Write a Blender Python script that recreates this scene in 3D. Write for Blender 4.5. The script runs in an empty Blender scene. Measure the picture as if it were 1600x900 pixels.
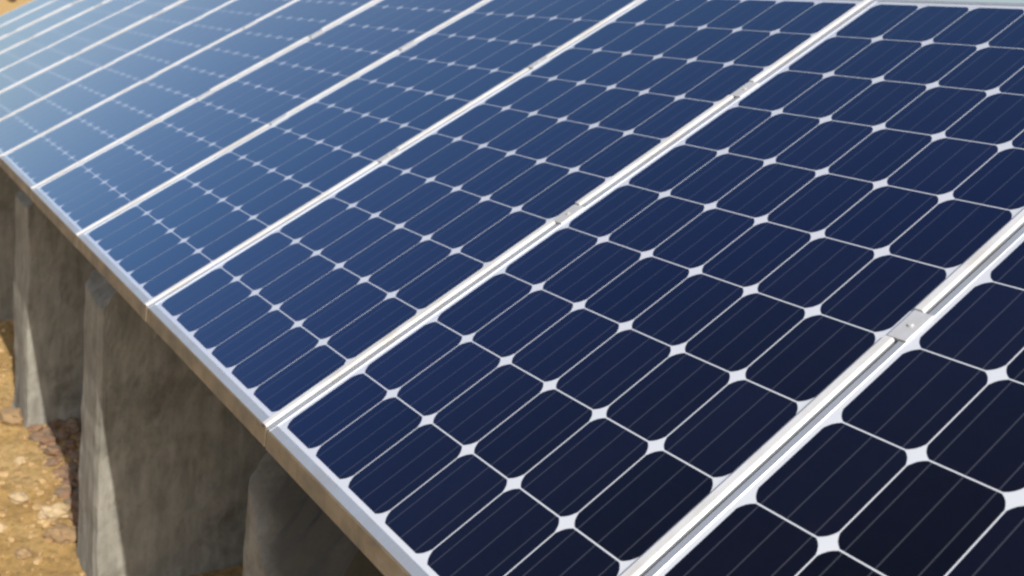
import bpy, bmesh, math, random
from mathutils import Vector, Matrix, noise

random.seed(7)
SC = bpy.context.scene
COL = SC.collection
R = math.radians

# ------------------------------------------------------------------ camera
# world: X runs along the row of panels, Y runs back under them, Z is up
cam_d = bpy.data.cameras.new('camera')
cam = bpy.data.objects.new('camera', cam_d)
COL.objects.link(cam)
right = Vector((0.55959779, 0.82164342, 0.10840851))
up = Vector((-0.25683723, 0.04756393, 0.96528354))
fwd = Vector((-0.78796253, 0.56801388, -0.23764529))
M = Matrix((right, up, -fwd)).transposed().to_4x4()
M.translation = Vector((1.94117, -0.81388, 0.87490))
cam.matrix_world = M
cam_d.sensor_width = 36.0
cam_d.lens = 1535.08 / 1600.0 * 36.0
cam_d.clip_start = 0.02
cam_d.clip_end = 3000
cam_d.dof.use_dof = True
cam_d.dof.focus_distance = 1.9
cam_d.dof.aperture_fstop = 5.0
SC.camera = cam

# ------------------------------------------------------------- sky and sun
SUN = Vector((0.74, -0.090, 0.67)).normalized()      # towards the sun
el = math.asin(SUN.z)
az = math.atan2(SUN.x, SUN.y)
w = bpy.data.worlds.new('World')
SC.world = w
w.use_nodes = True
nt = w.node_tree
bg = nt.nodes['Background']
sky = nt.nodes.new('ShaderNodeTexSky')
sky.sky_type = 'NISHITA'
sky.sun_disc = False
sky.sun_elevation = el
sky.sun_rotation = az
sky.air_density = 1.0
sky.dust_density = 2.6
sky.ozone_density = 1.0
nt.links.new(sky.outputs[0], bg.inputs[0])
bg.inputs[1].default_value = 0.15
sd = bpy.data.lights.new('sun', 'SUN')
sd.energy = 5.0
sd.angle = R(0.55)
sd.color = (1.0, 0.945, 0.87)
so = bpy.data.objects.new('sun', sd)
COL.objects.link(so)
so.rotation_euler = SUN.to_track_quat('Z', 'Y').to_euler()
so.location = (2, -2, 8)

SC.view_settings.view_transform = 'Standard'
SC.view_settings.look = 'None'
SC.view_settings.exposure = 0.0
SC.view_settings.gamma = 1.0
SC.render.engine = 'CYCLES'
SC.cycles.filter_width = 2.5
SC.cycles.max_bounces = 8

# --------------------------------------------------------------- materials
class NT:
    def __init__(s, name):
        s.m = bpy.data.materials.new(name)
        s.m.use_nodes = True
        s.t = s.m.node_tree
        s.b = s.t.nodes['Principled BSDF']
    def n(s, typ, **kw):
        nd = s.t.nodes.new(typ)
        for k, v in kw.items():
            if k.startswith('i_'):
                nd.inputs[k[2:].replace('_', ' ')].default_value = v
            else:
                setattr(nd, k, v)
        return nd
    def l(s, a, b):
        s.t.links.new(a, b)
    def math(s, op, a, b=None, c=None, clamp=False):
        nd = s.n('ShaderNodeMath', operation=op)
        nd.use_clamp = clamp
        for i, x in enumerate((a, b, c)):
            if x is None: continue
            if isinstance(x, (int, float)): nd.inputs[i].default_value = x
            else: s.l(x, nd.inputs[i])
        return nd.outputs[0]
    def mix(s, fac, a, b):
        nd = s.n('ShaderNodeMix', data_type='RGBA')
        for i, x in ((0, fac), (6, a), (7, b)):
            if isinstance(x, (int, float)): nd.inputs[i].default_value = x
            elif isinstance(x, tuple): nd.inputs[i].default_value = (*x, 1.0)
            else: s.l(x, nd.inputs[i])
        return nd.outputs[2]
    def noise(s, scale, detail=4, rough=.55, vec=None):
        nd = s.n('ShaderNodeTexNoise')
        nd.inputs['Scale'].default_value = scale
        nd.inputs['Detail'].default_value = detail
        nd.inputs['Roughness'].default_value = rough
        if vec is not None: s.l(vec, nd.inputs['Vector'])
        return nd
    def ramp(s, fac, stops):
        nd = s.n('ShaderNodeValToRGB')
        cr = nd.color_ramp
        while len(cr.elements) < len(stops): cr.elements.new(0.5)
        for e, (p, c) in zip(cr.elements, stops):
            e.position = p
            e.color = (*c, 1.0) if isinstance(c, tuple) else (c, c, c, 1.0)
        s.l(fac, nd.inputs[0])
        return nd.outputs[0]
    def set(s, **kw):
        for k, v in kw.items():
            s.b.inputs[k.replace('_', ' ')].default_value = (*v, 1.0) if isinstance(v, tuple) else v
    def bump(s, h, strength, dist):
        nd = s.n('ShaderNodeBump')
        nd.inputs['Strength'].default_value = strength
        nd.inputs['Distance'].default_value = dist
        s.l(h, nd.inputs['Height'])
        s.l(nd.outputs[0], s.b.inputs['Normal'])

def dust(k, amount, col=(0.42, 0.37, 0.30)):
    """thin uneven film of dust on a pane, 0..amount, in world coordinates"""
    g = k.n('ShaderNodeNewGeometry')
    n1 = k.noise(3.0, 6, .65, g.outputs['Position'])
    n2 = k.noise(55.0, 3, .7, g.outputs['Position'])
    a = k.math('MULTIPLY', n1.outputs[0], n2.outputs[0])
    return k.math('MULTIPLY', k.ramp(a, [(0.12, 0.25), (0.42, 1.0)]), amount), col

def glaze(k, tint0, tint1, rough=0.06, f0=0.006, power=2.15):
    """textured anti-reflective solar glass over the base: reflectance climbs from f0 head-on to 1 at grazing,
    with the blue cast of the coating"""
    lw = k.n('ShaderNodeLayerWeight'); lw.inputs[0].default_value = 0.5
    p = k.math('POWER', lw.outputs['Facing'], power)
    fac = k.math('MULTIPLY_ADD', p, 1.0 - f0, f0, clamp=True)
    gl = k.n('ShaderNodeBsdfGlossy'); gl.inputs['Roughness'].default_value = rough
    k.l(k.ramp(fac, [(0.02, (0.50, 0.52, 0.72)), (0.20, tint0), (0.45, (0.52, 0.73, 1.0)), (0.72, tint1)]), gl.inputs['Color'])
    mx = k.n('ShaderNodeMixShader')
    k.l(fac, mx.inputs[0]); k.l(k.b.outputs[0], mx.inputs[1]); k.l(gl.outputs[0], mx.inputs[2])
    k.l(mx.outputs[0], k.t.nodes['Material Output'].inputs['Surface'])

GLASS0, GLASS1 = (0.36, 0.52, 1.0), (0.90, 0.90, 0.92)

def cell_material():
    k = NT('silicon_cell')
    uv = k.n('ShaderNodeUVMap').outputs[0]
    sep = k.n('ShaderNodeSeparateXYZ'); k.l(uv, sep.inputs[0])
    x, y = sep.outputs[0], sep.outputs[1]
    oi = k.n('ShaderNodeObjectInfo')
    # three ribbon busbars along the slope
    bars = None
    for c in (0.17, 0.5, 0.83):
        d = k.math('ABSOLUTE', k.math('SUBTRACT', x, c))
        b = k.math('LESS_THAN', d, 0.0075)
        bars = b if bars is None else k.math('ADD', bars, b, clamp=True)
    # hair-fine print fingers crossing them
    fing = k.math('LESS_THAN', k.math('FRACT', k.math('MULTIPLY', y, 70.0)), 0.10)
    g = k.n('ShaderNodeNewGeometry')
    nz = k.noise(9.0, 3, .5, g.outputs['Position'])
    base = k.mix(oi.outputs['Random'], (0.0012, 0.0012, 0.0024), (0.0030, 0.0036, 0.0100))
    base = k.mix(k.math('MULTIPLY', nz.outputs[0], 0.6), base, (0.0018, 0.0022, 0.0060))
    base = k.mix(k.math('MULTIPLY', fing, 0.02), base, (0.10, 0.11, 0.14))
    base = k.mix(k.math('MULTIPLY', bars, 0.4), base, (0.085, 0.09, 0.11))
    a, dc = dust(k, 0.005)
    base = k.mix(a, base, dc)
    k.l(base, k.b.inputs['Base Color'])
    k.set(Roughness=0.5)
    k.b.inputs['Specular IOR Level'].default_value = 0.0
    glaze(k, GLASS0, GLASS1)
    return k.m

def rim_material():
    k = NT('wafer_rim')
    k.set(Base_Color=(0.02, 0.02, 0.025), Roughness=0.9)
    k.b.inputs['Specular IOR Level'].default_value = 0.0
    return k.m

def backsheet_material():
    k = NT('white_backsheet')
    g = k.n('ShaderNodeNewGeometry')
    nz = k.noise(14.0, 4, .6, g.outputs['Position'])
    k.l(k.mix(nz.outputs[0], (0.52, 0.545, 0.58), (0.58, 0.60, 0.63)), k.b.inputs['Base Color'])
    k.set(Roughness=0.6)
    k.b.inputs['Specular IOR Level'].default_value = 0.0
    glaze(k, GLASS0, GLASS1)
    return k.m

def aluminium(name, a, b, rough, metal, grime=0.25):
    k = NT(name)
    g = k.n('ShaderNodeNewGeometry')
    tc = k.n('ShaderNodeTexCoord')
    mp = k.n('ShaderNodeMapping')
    k.l(tc.outputs['Object'], mp.inputs['Vector'])
    mp.inputs['Scale'].default_value = (60, 6, 60)
    st = k.noise(3.0, 3, .6, mp.outputs[0])
    nz = k.noise(6.0, 5, .65, g.outputs['Position'])
    c = k.mix(st.outputs[0], a, b)
    c = k.mix(k.math('MULTIPLY', k.ramp(nz.outputs[0], [(0.45, 0.0), (0.75, 1.0)]), grime), c, (0.30, 0.26, 0.20))
    k.l(c, k.b.inputs['Base Color'])
    k.l(k.math('MULTIPLY_ADD', nz.outputs[0], 0.25, rough - 0.1), k.b.inputs['Roughness'])
    k.set(Metallic=metal)
    k.bump(st.outputs[0], 0.08, 0.001)
    return k.m

def skirt_material():
    k = NT('dusty_weathered_skirt')
    g = k.n('ShaderNodeNewGeometry'); pos = g.outputs['Position']
    n1 = k.noise(9, 6, .7, pos)
    n2 = k.noise(70, 4, .7, pos)
    c = k.ramp(n1.outputs[0], [(0.35, (0.13, 0.115, 0.09)), (0.55, (0.225, 0.18, 0.118)), (0.7, (0.27, 0.228, 0.172))])
    c = k.mix(k.ramp(n2.outputs[0], [(0.58, 0.0), (0.7, 0.55)]), c, (0.23, 0.10, 0.045))
    k.l(c, k.b.inputs['Base Color'])
    k.set(Roughness=0.75, Metallic=0.1)
    k.bump(n2.outputs[0], 0.3, 0.003)
    return k.m

def concrete_material(shade_painted=False):
    k = NT('shade_painted_concrete' if shade_painted else 'weathered_concrete')
    g = k.n('ShaderNodeNewGeometry')
    pos = g.outputs['Position']
    mp = k.n('ShaderNodeMapping'); k.l(pos, mp.inputs['Vector'])
    mp.inputs['Scale'].default_value = (9, 9, 1.6)
    streak = k.noise(2.0, 6, .65, mp.outputs[0])
    blot = k.noise(2.6, 7, .66, pos)
    mid = k.noise(11, 5, .65, pos)
    fine = k.noise(75, 5, .75, pos)
    pore = k.n('ShaderNodeTexVoronoi'); pore.inputs['Scale'].default_value = 38
    k.l(pos, pore.inputs['Vector'])
    sz = k.n('ShaderNodeSeparateXYZ'); k.l(pos, sz.inputs[0])
    pores = k.math('LESS_THAN', pore.outputs['Distance'], k.math('MULTIPLY', mid.outputs[0], 0.22))
    c = k.mix(k.ramp(streak.outputs[0], [(0.38, 0.0), (0.66, 1.0)]), (0.18, 0.176, 0.152), (0.32, 0.31, 0.27))
    c = k.mix(k.ramp(blot.outputs[0], [(0.52, 0.0), (0.66, 0.7)]), c, (0.085, 0.08, 0.064))
    c = k.mix(k.math('MULTIPLY', k.ramp(mid.outputs[0], [(0.4, 0.0), (0.7, 1.0)]), 0.3), c, (0.46, 0.43, 0.36))
    c = k.mix(k.math('MULTIPLY', fine.outputs[0], 0.3), c, (0.24, 0.22, 0.18))
    c = k.mix(k.math('MULTIPLY', pores, 0.45), c, (0.10, 0.09, 0.075))
    if shade_painted:         # diagonal shade painted into the colour at the broken top corner
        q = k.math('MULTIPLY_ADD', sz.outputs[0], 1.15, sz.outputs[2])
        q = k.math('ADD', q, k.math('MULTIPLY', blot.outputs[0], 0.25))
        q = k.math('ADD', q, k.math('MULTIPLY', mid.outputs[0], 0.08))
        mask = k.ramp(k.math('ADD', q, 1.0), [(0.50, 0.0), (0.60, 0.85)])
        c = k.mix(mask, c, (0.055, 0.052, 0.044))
    k.l(c, k.b.inputs['Base Color'])
    k.set(Roughness=0.92)
    k.b.inputs['Specular IOR Level'].default_value = 0.2
    h = k.math('ADD', k.math('MULTIPLY', fine.outputs[0], 0.35), mid.outputs[0])
    h = k.math('SUBTRACT', h, k.math('MULTIPLY', pores, 0.5))
    k.bump(h, 0.5, 0.012)
    return k.m

def earth_material():
    k = NT('sandy_earth')
    g = k.n('ShaderNodeNewGeometry'); pos = g.outputs['Position']
    n1 = k.noise(2.3, 6, .62, pos)
    n2 = k.noise(24, 6, .7, pos)
    n3 = k.noise(140, 3, .7, pos)
    c = k.ramp(n1.outputs[0], [(0.3, (0.40, 0.235, 0.075)), (0.5, (0.53, 0.335, 0.115)), (0.72, (0.60, 0.42, 0.19))])
    c = k.mix(k.ramp(n2.outputs[0], [(0.36, 0.75), (0.53, 0.0)]), c, (0.22, 0.13, 0.05))
    c = k.mix(k.ramp(n3.outputs[0], [(0.5, 0.0), (0.75, 0.6)]), c, (0.52, 0.42, 0.27))
    k.l(c, k.b.inputs['Base Color'])
    k.set(Roughness=0.95)
    k.b.inputs['Specular IOR Level'].default_value = 0.15
    h = k.math('ADD', n2.outputs[0], k.math('MULTIPLY', n3.outputs[0], 0.5))
    k.bump(h, 0.8, 0.03)
    return k.m

def stone_material(name, a, b):
    k = NT(name)
    g = k.n('ShaderNodeNewGeometry'); pos = g.outputs['Position']
    n1 = k.noise(30, 5, .6, pos)
    n0 = k.noise(11, 2, .5, pos)
    c = k.mix(k.ramp(n0.outputs[0], [(0.35, 0.0), (0.65, 1.0)]), a, b)
    c = k.mix(k.math('MULTIPLY', n1.outputs[0], 0.5), c, (0.30, 0.20, 0.10))
    k.l(c, k.b.inputs['Base Color'])
    k.set(Roughness=0.9)
    k.bump(n1.outputs[0], 0.5, 0.01)
    return k.m

MAT = dict(
    cell=cell_material(), rim=rim_material(), sheet=backsheet_material(),
    frame=aluminium('anodised_aluminium', (0.44, 0.47, 0.51), (0.54, 0.56, 0.59), 0.42, 0.6, 0.35),
    trim=aluminium('bright_edge_trim', (0.52, 0.52, 0.52), (0.64, 0.64, 0.63), 0.6, 0.12, 0.5),
    clamp=aluminium('clamp_aluminium', (0.46, 0.475, 0.49), (0.58, 0.585, 0.59), 0.5, 0.3, 0.45),
    bolt=aluminium('bolt_steel', (0.50, 0.50, 0.49), (0.60, 0.60, 0.58), 0.5, 0.3, 0.3),
    skirt=skirt_material(),
    steel=aluminium('galvanised_steel', (0.33, 0.34, 0.35), (0.42, 0.43, 0.44), 0.5, 0.8, 0.5),
    shade_painted=concrete_material(True),
    concrete=concrete_material(), earth=earth_material(),
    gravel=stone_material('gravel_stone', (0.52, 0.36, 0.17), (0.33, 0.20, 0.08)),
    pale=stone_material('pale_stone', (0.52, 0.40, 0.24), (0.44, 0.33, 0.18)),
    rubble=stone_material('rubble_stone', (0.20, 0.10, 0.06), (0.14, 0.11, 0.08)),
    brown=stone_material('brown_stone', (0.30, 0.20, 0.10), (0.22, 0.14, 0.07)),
)

# ----------------------------------------------------------------- helpers
def link(name, bm, mat, parent=None, smooth=False):
    me = bpy.data.meshes.new(name)
    bmesh.ops.recalc_face_normals(bm, faces=bm.faces[:])
    bm.to_mesh(me); bm.free()
    me.materials.append(mat)
    if smooth:
        for p in me.polygons: p.use_smooth = True
    o = bpy.data.objects.new(name, me)
    COL.objects.link(o)
    o.parent = parent
    return o

def tag(o, label=None, cat=None, group=None, kind=None):
    if label: o['label'] = label
    if cat: o['category'] = cat
    if group: o['group'] = group
    if kind: o['kind'] = kind
    return o

def empty(name, loc, rx=0.0):
    o = bpy.data.objects.new(name, None)
    o.empty_display_size = 0.1
    COL.objects.link(o)
    o.location = loc
    o.rotation_euler = (rx, 0, 0)
    return o

def extrude_profile(bm, prof, a, b, axis, bevel=0.0):
    """closed profile (list of (p, z)) swept from a to b; axis 'Y' -> p is X, axis 'X' -> p is Y"""
    def pt(t, p, z): return (p, t, z) if axis == 'Y' else (t, p, z)
    v0 = [bm.verts.new(pt(a, p, z)) for p, z in prof]
    v1 = [bm.verts.new(pt(b, p, z)) for p, z in prof]
    n = len(prof)
    for i in range(n):
        bm.faces.new((v0[i], v0[(i + 1) % n], v1[(i + 1) % n], v1[i]))
    bm.faces.new(v0); bm.faces.new(v1)

# ------------------------------------------------------------ panel pieces
TILT = R(31.6176)
PU, PV = 0.1585, 0.21306        # cell pitch across and up the panel
PITCH = 1.00634                 # panel to panel
NX, NY = 6, 10
U0, U1 = -0.0235, 0.9755        # long edges of a panel, from its first cell corner
V0, V1 = -0.0310, NY * PV + 0.0300
LIP, TOP, DEEP = 0.0150, 0.0025, -0.048
VD = Vector((0, math.cos(TILT), math.sin(TILT)))
ND = Vector((0, -math.sin(TILT), math.cos(TILT)))
CLAMP_V = ((0.852, 0.932), (1.531, 1.612))

def on_panel(u, v, h=0.0):
    return Vector((u, 0, 0)) + VD * v + ND * h

def cell_mesh():
    bm = bmesh.new()
    uvl = bm.loops.layers.uv.new('UVMap')
    gu, gv = 0.0014, 0.0016
    cu, cv = 0.0185, 0.0245
    pts = []
    W_, H_ = PU - 2 * gu, PV - 2 * gv
    def corner(cx, cy, sx, sy, rev):
        # pseudo-square corner: a shallow arc cutting the corner off
        a = []
        for i in range(5):
            t = i / 4
            bulge = 0.10 * math.sin(math.pi * t)
            px = cx + sx * (cu * (1 - t) - bulge * cu)
            py = cy + sy * (cv * t - bulge * cv)
            a.append((px, py))
        return a[::-1] if rev else a
    pts += corner(gu, gv, 1, 1, True)
    pts += corner(gu + W_, gv, -1, 1, False)
    pts += corner(gu + W_, gv + H_, -1, -1, True)
    pts += corner(gu, gv + H_, 1, -1, False)
    z1, z0 = 0.00032, 0.00015
    top = [bm.verts.new((x, y, z1)) for x, y in pts]
    bot = [bm.verts.new((x, y, z0)) for x, y in pts]
    bm.faces.new(top); bm.faces.new(bot[::-1])
    n = len(pts)
    for i in range(n):
        bm.faces.new((bot[i], bot[(i + 1) % n], top[(i + 1) % n], top[i])).material_index = 1
    bmesh.ops.recalc_face_normals(bm, faces=bm.faces[:])
    for f in bm.faces:
        for lp in f.loops:
            lp[uvl].uv = (lp.vert.co.x / PU, lp.vert.co.y / PV)
    me = bpy.data.meshes.new('cell')
    bm.to_mesh(me); bm.free()
    me.materials.append(MAT['cell'])
    me.materials.append(MAT['rim'])
    return me

def frame_bm():
    bm = bmesh.new()
    c = 0.0012
    def prof(o, s):      # o outer edge, s inward direction
        return [(o, DEEP), (o, TOP - c), (o + s * c, TOP), (o + s * (LIP - c), TOP), (o + s * LIP, TOP - c),
                (o + s * LIP, -0.004), (o + s * 0.003, -0.004), (o + s * 0.003, DEEP + 0.002),
                (o + s * 0.026, DEEP + 0.002), (o + s * 0.026, DEEP)]
    extrude_profile(bm, prof(U0, 1), V0 + 0.0002, V1 - 0.0002, 'Y')
    extrude_profile(bm, prof(U1, -1), V0 + 0.0002, V1 - 0.0002, 'Y')
    # short rails butt between the long ones
    low = [(p + 0.0215 - LIP if 0.002 < p - V0 < 0.0151 and z > -0.005 and p - V0 > 0.01 else p, z) for p, z in prof(V0, 1)]
    extrude_profile(bm, low, U0 + LIP + 0.0004, U1 - LIP - 0.0004, 'X')
    extrude_profile(bm, prof(V1, -1), U0 + LIP + 0.0004, U1 - LIP - 0.0004, 'X')
    return bm

def skirt_bm():
    """weathered strip hung from the lower edge, its outer face upright when the panel is tilted"""
    bm = bmesh.new()
    d = 0.046
    dv, dn = -d * math.sin(TILT), -d * math.cos(TILT)
    a = (V0 - 0.0004, -0.0005)
    b = (V0 - 0.0004 + dv, -0.0005 + dn)
    t = 0.004
    prof = [a, (a[0] - 0.0022, a[1] - 0.001), (b[0] - 0.0022, b[1] + 0.001), b, (b[0] + 0.020, b[1]), (b[0] + 0.020, b[1] + t), (b[0] + t, b[1] + t), (a[0], a[1] - 0.012)]
    extrude_profile(bm, prof, U0 + 0.001, U1 - 0.001, 'X')
    return bm

def trim_bm():
    """rounded bright bead on the right-hand long edge, interrupted where the clamps sit"""
    bm = bmesh.new()
    a, b = U1 - 0.0190, U1 - 0.0002
    h0, h1 = TOP + 0.0005, TOP + 0.0050
    prof = [(a, h0), (a + 0.0004, h1 - 0.0010), (a + 0.0016, h1), (b - 0.0030, h1), (b - 0.0006, h1 - 0.0014), (b, h0)]
    segs = [(V0 + 0.0006, CLAMP_V[0][0] - 0.003), (CLAMP_V[0][1] + 0.003, CLAMP_V[1][0] - 0.003), (CLAMP_V[1][1] + 0.003, V1 - 0.002)]
    for s, e in segs:
        extrude_profile(bm, prof, s, e, 'Y')
    return bm

def sheet_bm():
    bm = bmesh.new()
    x0, x1, y0, y1 = U0 + 0.004, U1 - 0.004, V0 + 0.004, V1 - 0.004
    v = [bm.verts.new(p) for p in ((x0, y0, 0), (x1, y0, 0), (x1, y1, 0), (x0, y1, 0),
                                   (x0, y0, -0.0035), (x1, y0, -0.0035), (x1, y1, -0.0035), (x0, y1, -0.0035))]
    for f in ((0, 1, 2, 3), (7, 6, 5, 4), (0, 4, 5, 1), (1, 5, 6, 2), (2, 6, 7, 3), (3, 7, 4, 0)):
        bm.faces.new([v[i] for i in f])
    return bm

def clamp_bm():
    """flat plate with turned-down legs in the gap; origin at its middle on the seam"""
    bm = bmesh.new()
    L = (CLAMP_V[0][1] - CLAMP_V[0][0]) / 2
    z = 0.0
    prof = [(-0.0205, z), (-0.0205, z + 0.0022), (-0.0195, z + 0.0030), (0.0175, z + 0.0030), (0.0185, z + 0.0022), (0.0185, z),
            (0.0028, z), (0.0028, -0.030), (-0.0028, -0.030), (-0.0028, z)]
    extrude_profile(bm, prof, -L, L, 'Y')
    return bm

def bolt_bm():
    bm = bmesh.new()
    prof = [(0.0065, 0.0031), (0.0065, 0.0036), (0.0048, 0.0037), (0.0048, 0.0054), (0.0042, 0.0060)]
    rings = []
    for i, (r, z) in enumerate(prof):
        rings.append([bm.verts.new((r * math.cos(k * math.pi / 6), r * math.sin(k * math.pi / 6), z)) for k in range(12)])
    for A_, B_ in zip(rings, rings[1:]):
        for k in range(12):
            bm.faces.new((A_[k], A_[(k + 1) % 12], B_[(k + 1) % 12], B_[k]))
    bm.faces.new(rings[-1]); bm.faces.new(rings[0][::-1])
    return bm

# -------------------------------------------------------------- the ground
GZ = -1.57
def ground_h(x, y):
    p = Vector((x, y, 0))
    d = max(0.0, 1.0 - max(abs(x + 3) / 8, abs(y) / 5))
    h = 0.035 * noise.noise(p * 1.7) + 0.022 * noise.noise(p * 5.1 + Vector((3, 1, 0))) + 0.012 * noise.noise(p * 14.0)
    far = 0.25 * noise.noise(p * 0.11)
    return GZ + h * d + far * min(1.0, max(0.0, (max(abs(x + 3) - 9, abs(y) - 5)) / 20))

def axis(lo, hi, step, outs_lo, outs_hi):
    a = []
    x = lo
    while x <= hi + 1e-6:
        a.append(x); x += step
    return outs_lo + a + outs_hi
xs = axis(-7.5, 0.5, 0.05, [-900, -500, -300, -180, -110, -70, -45, -30, -22, -16, -13, -11, -9.5, -8.4],
          [1, 1.7, 2.6, 4, 6, 9, 14, 22, 35, 60, 110, 250, 600, 900])
ys = axis(-1.2, 1.6, 0.05, [-900, -500, -250, -110, -60, -35, -20, -12, -7, -4.5, -3, -2, -1.5],
          [2, 2.6, 3.6, 5, 7, 10, 15, 22, 32, 50, 80, 130, 220, 400, 900])
bm = bmesh.new()
grid = [[bm.verts.new((x, y, ground_h(x, y))) for y in ys] for x in xs]
for i in range(len(xs) - 1):
    for j in range(len(ys) - 1):
        bm.faces.new((grid[i][j], grid[i + 1][j], grid[i + 1][j + 1], grid[i][j + 1]))
tag(link('ground', bm, MAT['earth'], smooth=True), kind='structure')

# ---------------------------------------------------------- concrete piers
def pier(x0, width, y0, name_label, seed, chip=0.0):
    nx, ny, nz = (18, 40, 60) if chip > 0.1 else (10, 40, 36)
    length = 1.75
    def top(y):
        under = (y) * math.tan(TILT) - 0.147 / math.cos(TILT)
        t = min(1.0, (y - y0) / 0.34)
        return under - 0.150 * (1 - t) ** 1.3
    def P(i, j, k):
        s, t, r = i / nx, j / ny, k / nz
        t = t * t * 0.6 + t * 0.4
        y = y0 + length * t
        # broken top: the outer corner has spalled away near the front
        zt = top(y) - chip * s ** 0.9 * max(0.0, 1 - (y - y0) / 0.55) * (1 + 0.25 * noise.noise(Vector((s * 9, y * 7, seed))))
        z = GZ - 0.15 + (zt - (GZ - 0.15)) * r
        flare = 0.018 * max(0.0, (-0.5 - z)) * (1.0 if s < .5 else 1.0)
        x = x0 + width * s + (s - 0.5) * 2 * flare
        y -= 0.018 * max(0.0, -0.4 - z) * (1 - t)
        q = Vector((x * 3 + seed, y * 3, z * 3))
        am = 0.010 if z > GZ else 0.03
        d = noise.noise_vector(q * 1.3) * am + noise.noise_vector(q * 4.7) * am * 0.55
        # softly rounded arrises
        edge = min(s, 1 - s) * width
        if edge < 0.02 and t < 0.02: y += 0.012 * (1 - edge / 0.02)
        return Vector((x, y, z)) + d
    bm = bmesh.new()
    cache = {}
    def V(i, j, k):
        if (i, j, k) not in cache:
            cache[(i, j, k)] = bm.verts.new(P(i, j, k))
        return cache[(i, j, k)]
    for i in range(nx):
        for k in range(nz):
            for j in (0, ny):
                bm.faces.new((V(i, j, k), V(i + 1, j, k), V(i + 1, j, k + 1), V(i, j, k + 1)))
        for j in range(ny):
            for k in (0, nz):
                bm.faces.new((V(i, j, k), V(i + 1, j, k), V(i + 1, j + 1, k), V(i, j + 1, k)))
    for j in range(ny):
        for k in range(nz):
            for i in (0, nx):
                bm.faces.new((V(i, j, k), V(i, j + 1, k), V(i, j + 1, k + 1), V(i, j, k + 1)))
    o = link('concrete_pier', bm, MAT['shade_painted'] if chip > 0.1 else MAT['concrete'])
    # place the object's origin at the foot of the pier
    org = Vector((x0 + width / 2, y0 + length / 2, GZ))
    o.data.transform(Matrix.Translation(-org))
    o.location = org
    tag(o, name_label, 'pier', 'concrete piers carrying the row of panels')

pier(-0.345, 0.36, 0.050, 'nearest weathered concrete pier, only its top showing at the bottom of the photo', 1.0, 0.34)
pier(-2.36, 0.33, 0.055, 'tall stain-marked concrete pier, middle one in view, with a sunlit strip down its side', 9.0, 0.02)
pier(-4.33, 0.42, 0.080, 'pale concrete pier at the left with a sunlit foot on the yellow earth', 17.0, 0.0)
pier(-6.45, 0.34, 0.070, 'dark concrete pier at the very left edge, behind the pale sunlit pier', 23.0, 0.0)
pier(-8.45, 0.34, 0.070, 'concrete pier under the far half of the row, next beyond those in view', 31.0, 0.0)
pier(-10.45, 0.34, 0.070, 'concrete pier under the far end of the row of panels', 37.0, 0.0)
pier(1.45, 0.34, 0.060, 'concrete pier under the near right end of the row of panels', 41.0, 0.0)

# unseen wall added at the back to block skylight and deepen pier shade
bm = bmesh.new()
wx0, wx1, wy0, wy1 = -11.2, 2.1, 1.84, 2.02
n_ = 90
rows = []
for i in range(n_ + 1):
    x = wx0 + (wx1 - wx0) * i / n_
    col_ = []
    for k, (y, z) in enumerate([(wy0, GZ - 0.2), (wy0, -1.0), (wy0, -0.4), (wy0, 0.2), (wy0, wy0 * math.tan(TILT) - 0.19),
                                (wy1, wy0 * math.tan(TILT) - 0.19), (wy1, 0.0), (wy1, GZ - 0.2)]):
        d = noise.noise_vector(Vector((x * 2, y * 2, z * 2))) * 0.008
        col_.append(bm.verts.new(Vector((x, y, z)) + d))
    rows.append(col_)
for i in range(n_):
    for k in range(7):
        bm.faces.new((rows[i][k], rows[i + 1][k], rows[i + 1][k + 1], rows[i][k + 1]))
bm.faces.new(rows[0]); bm.faces.new(rows[-1][::-1])
tag(link('added_rear_wall', bm, MAT['concrete']), 'long unseen concrete wall added behind the piers to block skylight', 'wall')

# --------------------------------------------------- rails under the panels
RU0, RU1 = -11 * PITCH - 0.06, 1 * PITCH + U1 + 0.04
def rail(v, label):
    bm = bmesh.new()
    hh, ww = 0.094, 0.05
    prof = [(-ww / 2, -hh), (-ww / 2, 0), (ww / 2, 0), (ww / 2, -0.006), (-ww / 2 + 0.006, -0.006),
            (-ww / 2 + 0.006, -hh + 0.006), (ww / 2, -hh + 0.006), (ww / 2, -hh)]
    extrude_profile(bm, prof, 0, RU1 - RU0, 'X')
    o = link('mounting_rail', bm, MAT['steel'])
    o.location = on_panel(RU0, v, DEEP - 0.0005)
    o.rotation_euler = (TILT, 0, 0)
    tag(o, label, 'rail', 'steel rails under the panels')
rail(0.55, 'long steel rail under the lower half of the panels, resting on the piers')
rail(1.72, 'long steel rail under the upper half of the panels, resting on the piers')

# ------------------------------------------------------------- solar panels
PANEL_LABELS = {
    1: 'nearest solar panel with almost black cells, cut off by the right edge',
    0: 'large dark navy solar panel beside the almost black nearest one',
    -1: 'royal blue solar panel left of the large dark navy panel',
    -2: 'medium blue solar panel, fourth from the almost black nearest panel',
    -3: 'steel blue solar panel, fifth counting from the almost black nearest panel',
    -4: 'paler blue solar panel, sixth from the nearest, its lower corner at the left edge',
    -5: 'pale blue solar panel with faint cell lines, seventh counting from the nearest black panel',
    -6: 'pale grey blue solar panel reflecting the sky, eighth counting from the nearest black panel',
    -7: 'grey blue sky-reflecting solar panel, ninth counting from the nearest black panel',
    -8: 'pale grey solar panel, fourth from the far end at the top left corner',
    -9: 'pale grey solar panel, third from the far end at the top left corner',
    -10: 'narrow-looking pale solar panel, last but one at the far end of the row',
    -11: 'farthest solar panel at the top left corner, bordering the sandy ground beyond',
}
proto = empty('solar_panel', (0, 0, 0), TILT)
link('frame', frame_bm(), MAT['frame'], proto)
link('edge_trim', trim_bm(), MAT['trim'], proto)
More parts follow.
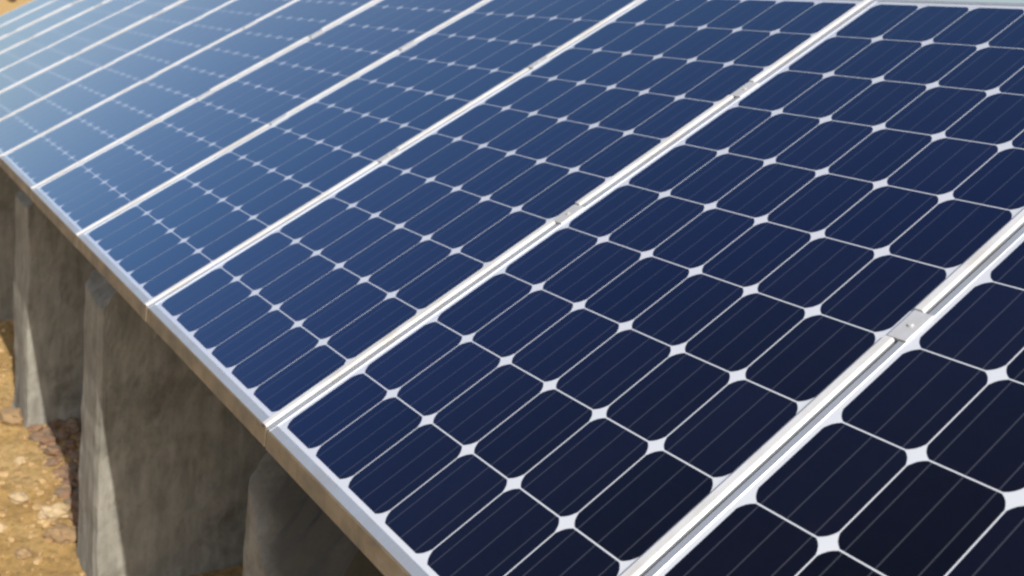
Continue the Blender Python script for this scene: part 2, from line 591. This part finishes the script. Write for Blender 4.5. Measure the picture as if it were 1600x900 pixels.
link('lower_skirt', skirt_bm(), MAT['skirt'], proto)
link('backsheet', sheet_bm(), MAT['sheet'], proto)
cm = cell_mesh()
for i in range(NX):
    for j in range(NY):
        c = bpy.data.objects.new('cell', cm)
        COL.objects.link(c)
        c.parent = proto
        c.location = (i * PU, j * PV, 0)
proto_parts = list(proto.children)
PANELS = sorted(PANEL_LABELS, reverse=True)
for n, k in enumerate(PANELS):
    if n == 0:
        r = proto
    else:
        r = proto.copy()
        COL.objects.link(r)
        for ch in proto_parts:
            d = ch.copy()
            COL.objects.link(d)
            d.parent = r
    if n > 1: r.rotation_euler = (TILT + R(random.uniform(-.10, .10)), R(random.uniform(-.12, .12)), 0)
    r.location = Vector((k * PITCH, 0, 0)) + VD * (random.uniform(-.0015, .0015) if n > 1 else 0)
    tag(r, PANEL_LABELS[k], 'solar panel', 'solar panels in the tilted row')

# ------------------------------------------------------------------- clamps
ORD = ['first', 'second', 'third', 'fourth', 'fifth', 'sixth', 'seventh', 'eighth', 'ninth', 'tenth', 'eleventh', 'twelfth', 'thirteenth']
cproto = None
for n in range(12):
    k = 1 - n                         # seam between panel k-1 and panel k
    for q, (a, b) in enumerate(CLAMP_V):
        if cproto is None:
            cproto = r = empty('panel_clamp', (0, 0, 0), TILT)
            link('plate', clamp_bm(), MAT['clamp'], r)
            link('bolt', bolt_bm(), MAT['bolt'], r)
            cparts = list(r.children)
        else:
            r = cproto.copy(); COL.objects.link(r)
            for ch in cparts:
                d = ch.copy(); COL.objects.link(d); d.parent = r
        seam = (k - 1) * PITCH + (U1 + PITCH + U0) / 2
        r.location = on_panel(seam, (a + b) / 2, TOP + 0.0006)
        which = 'lower' if q == 0 else 'upper'
        if n == 0:
            lab = which + ' aluminium clamp on the seam between the almost black and dark navy panels'
        elif n == 1:
            lab = which + ' aluminium clamp on the seam between the dark navy and royal blue panels'
        else:
            lab = which + ' small clamp on the seam between %s and %s panels from the nearest' % (ORD[n], ORD[n + 1])
        tag(r, lab, 'clamp', 'clamps holding the panels down along the seams')

# ---------------------------------------------------------- stones on earth
def stone_bm(bm, loc, r, seed, sub=1):
    g = bmesh.ops.create_icosphere(bm, subdivisions=sub, radius=1.0)
    sx, sy, sz = random.uniform(.7, 1.3), random.uniform(.7, 1.2), random.uniform(.45, .85)
    rot = Matrix.Rotation(random.uniform(0, 6.28), 3, 'Z') @ Matrix.Rotation(random.uniform(-.5, .5), 3, 'X')
    for v in g['verts']:
        d = v.co.normalized()
        f = 1 + 0.42 * noise.noise(d * 1.6 + Vector((seed, seed * .7, 0))) + 0.22 * noise.noise(d * 4 + Vector((seed, 0, seed)))
        q = Vector((d.x * sx, d.y * sy, d.z * sz)) * r * f
        v.co = rot @ q + loc

bm = bmesh.new()
for i in range(5600):
    x, y = random.uniform(-7.0, -1.7), random.uniform(-0.75, 0.75)
    if random.random() < noise.noise(Vector((x * 1.4, y * 1.4, 4))) * 0.9 + 0.3: continue
    r = 0.004 + 0.022 * random.random() ** 3.4
    stone_bm(bm, Vector((x, y, ground_h(x, y) + r * 0.25)), r, i * 1.37)
tag(link('gravel', bm, MAT['gravel']), 'yellow gravel scattered over the sandy earth below the piers', 'gravel', kind='stuff')

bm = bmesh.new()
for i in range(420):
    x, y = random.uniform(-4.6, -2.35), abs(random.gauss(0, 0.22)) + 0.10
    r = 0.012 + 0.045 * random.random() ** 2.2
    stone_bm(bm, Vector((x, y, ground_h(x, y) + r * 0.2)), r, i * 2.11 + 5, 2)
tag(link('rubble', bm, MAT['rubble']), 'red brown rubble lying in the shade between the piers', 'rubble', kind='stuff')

ROCKS = [  # x, y, radius, material, label
    (-3.02, -0.10, 0.042, 'pale', 'pale pointed stone lying in the middle of the sunlit yellow earth'),
    (-2.78, 0.02, 0.055, 'pale', 'pale blocky stone at the edge of the shade beside the middle pier'),
    (-2.55, 0.02, 0.065, 'brown', 'brown stone half in shade at the foot of the middle pier'),
    (-4.05, 0.02, 0.090, 'brown', 'dark mossy lump of earth at the foot of the pale left pier'),
    (-2.45, -0.17, 0.040, 'brown', 'small brown stone near the lower left corner of the photo'),
    (-2.75, -0.22, 0.03, 'pale', 'small pale stone near the left edge on the yellow earth'),
    (-3.45, -0.03, 0.032, 'pale', 'rounded yellow stone between the pale pier and the pointed stone'),
    (-3.30, 0.42, 0.080, 'brown', 'red brown rubble lump in the shade between two piers'),
    (-3.00, 0.30, 0.060, 'brown', 'smaller red brown lump in the shade beside the middle pier'),
]
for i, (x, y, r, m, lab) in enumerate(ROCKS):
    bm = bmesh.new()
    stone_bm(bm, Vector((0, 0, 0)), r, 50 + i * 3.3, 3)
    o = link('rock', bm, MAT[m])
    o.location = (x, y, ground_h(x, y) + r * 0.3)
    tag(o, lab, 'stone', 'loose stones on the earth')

# ------------------------------------------ dry shrub far beyond the array
bx, by = -221.0, 31.0
root = empty('dry_shrub', (bx, by, ground_h(bx, by) - 0.1))
bm = bmesh.new()
for i in range(700):
    d = Vector((random.gauss(0, 1), random.gauss(0, 1), random.gauss(0, 1))).normalized()
    rr = 1.1 * random.random() ** 0.4
    c = Vector((d.x * rr, d.y * rr, 1.2 + d.z * rr * 0.9))
    a = Vector((random.gauss(0, 1), random.gauss(0, 1), random.gauss(0, 1))).normalized() * 0.16
    b = a.cross(d).normalized() * 0.09
    vs = [bm.verts.new(c + p) for p in (-a, b, a, -b)]
    bm.faces.new(vs)
link('foliage', bm, stone_material('dry_leaf', (0.16, 0.07, 0.03), (0.11, 0.06, 0.03)), root)
bm = bmesh.new()
for i in range(7):
    a = i * 0.9
    extrude = [Vector((0.05 * math.cos(a), 0.05 * math.sin(a), 0)), Vector((0.6 * math.cos(a), 0.6 * math.sin(a), 1.4))]
    ring = []
    for e, rr in zip(extrude, (0.05, 0.015)):
        ring.append([bm.verts.new(e + Vector((rr * math.cos(t * 1.0472), rr * math.sin(t * 1.0472), 0))) for t in range(6)])
    for t in range(6):
        bm.faces.new((ring[0][t], ring[0][(t + 1) % 6], ring[1][(t + 1) % 6], ring[1][t]))
link('stem', bm, MAT['brown'], root)
tag(root, 'brown dry shrub on the sandy ground beyond the far end of the panels', 'shrub')
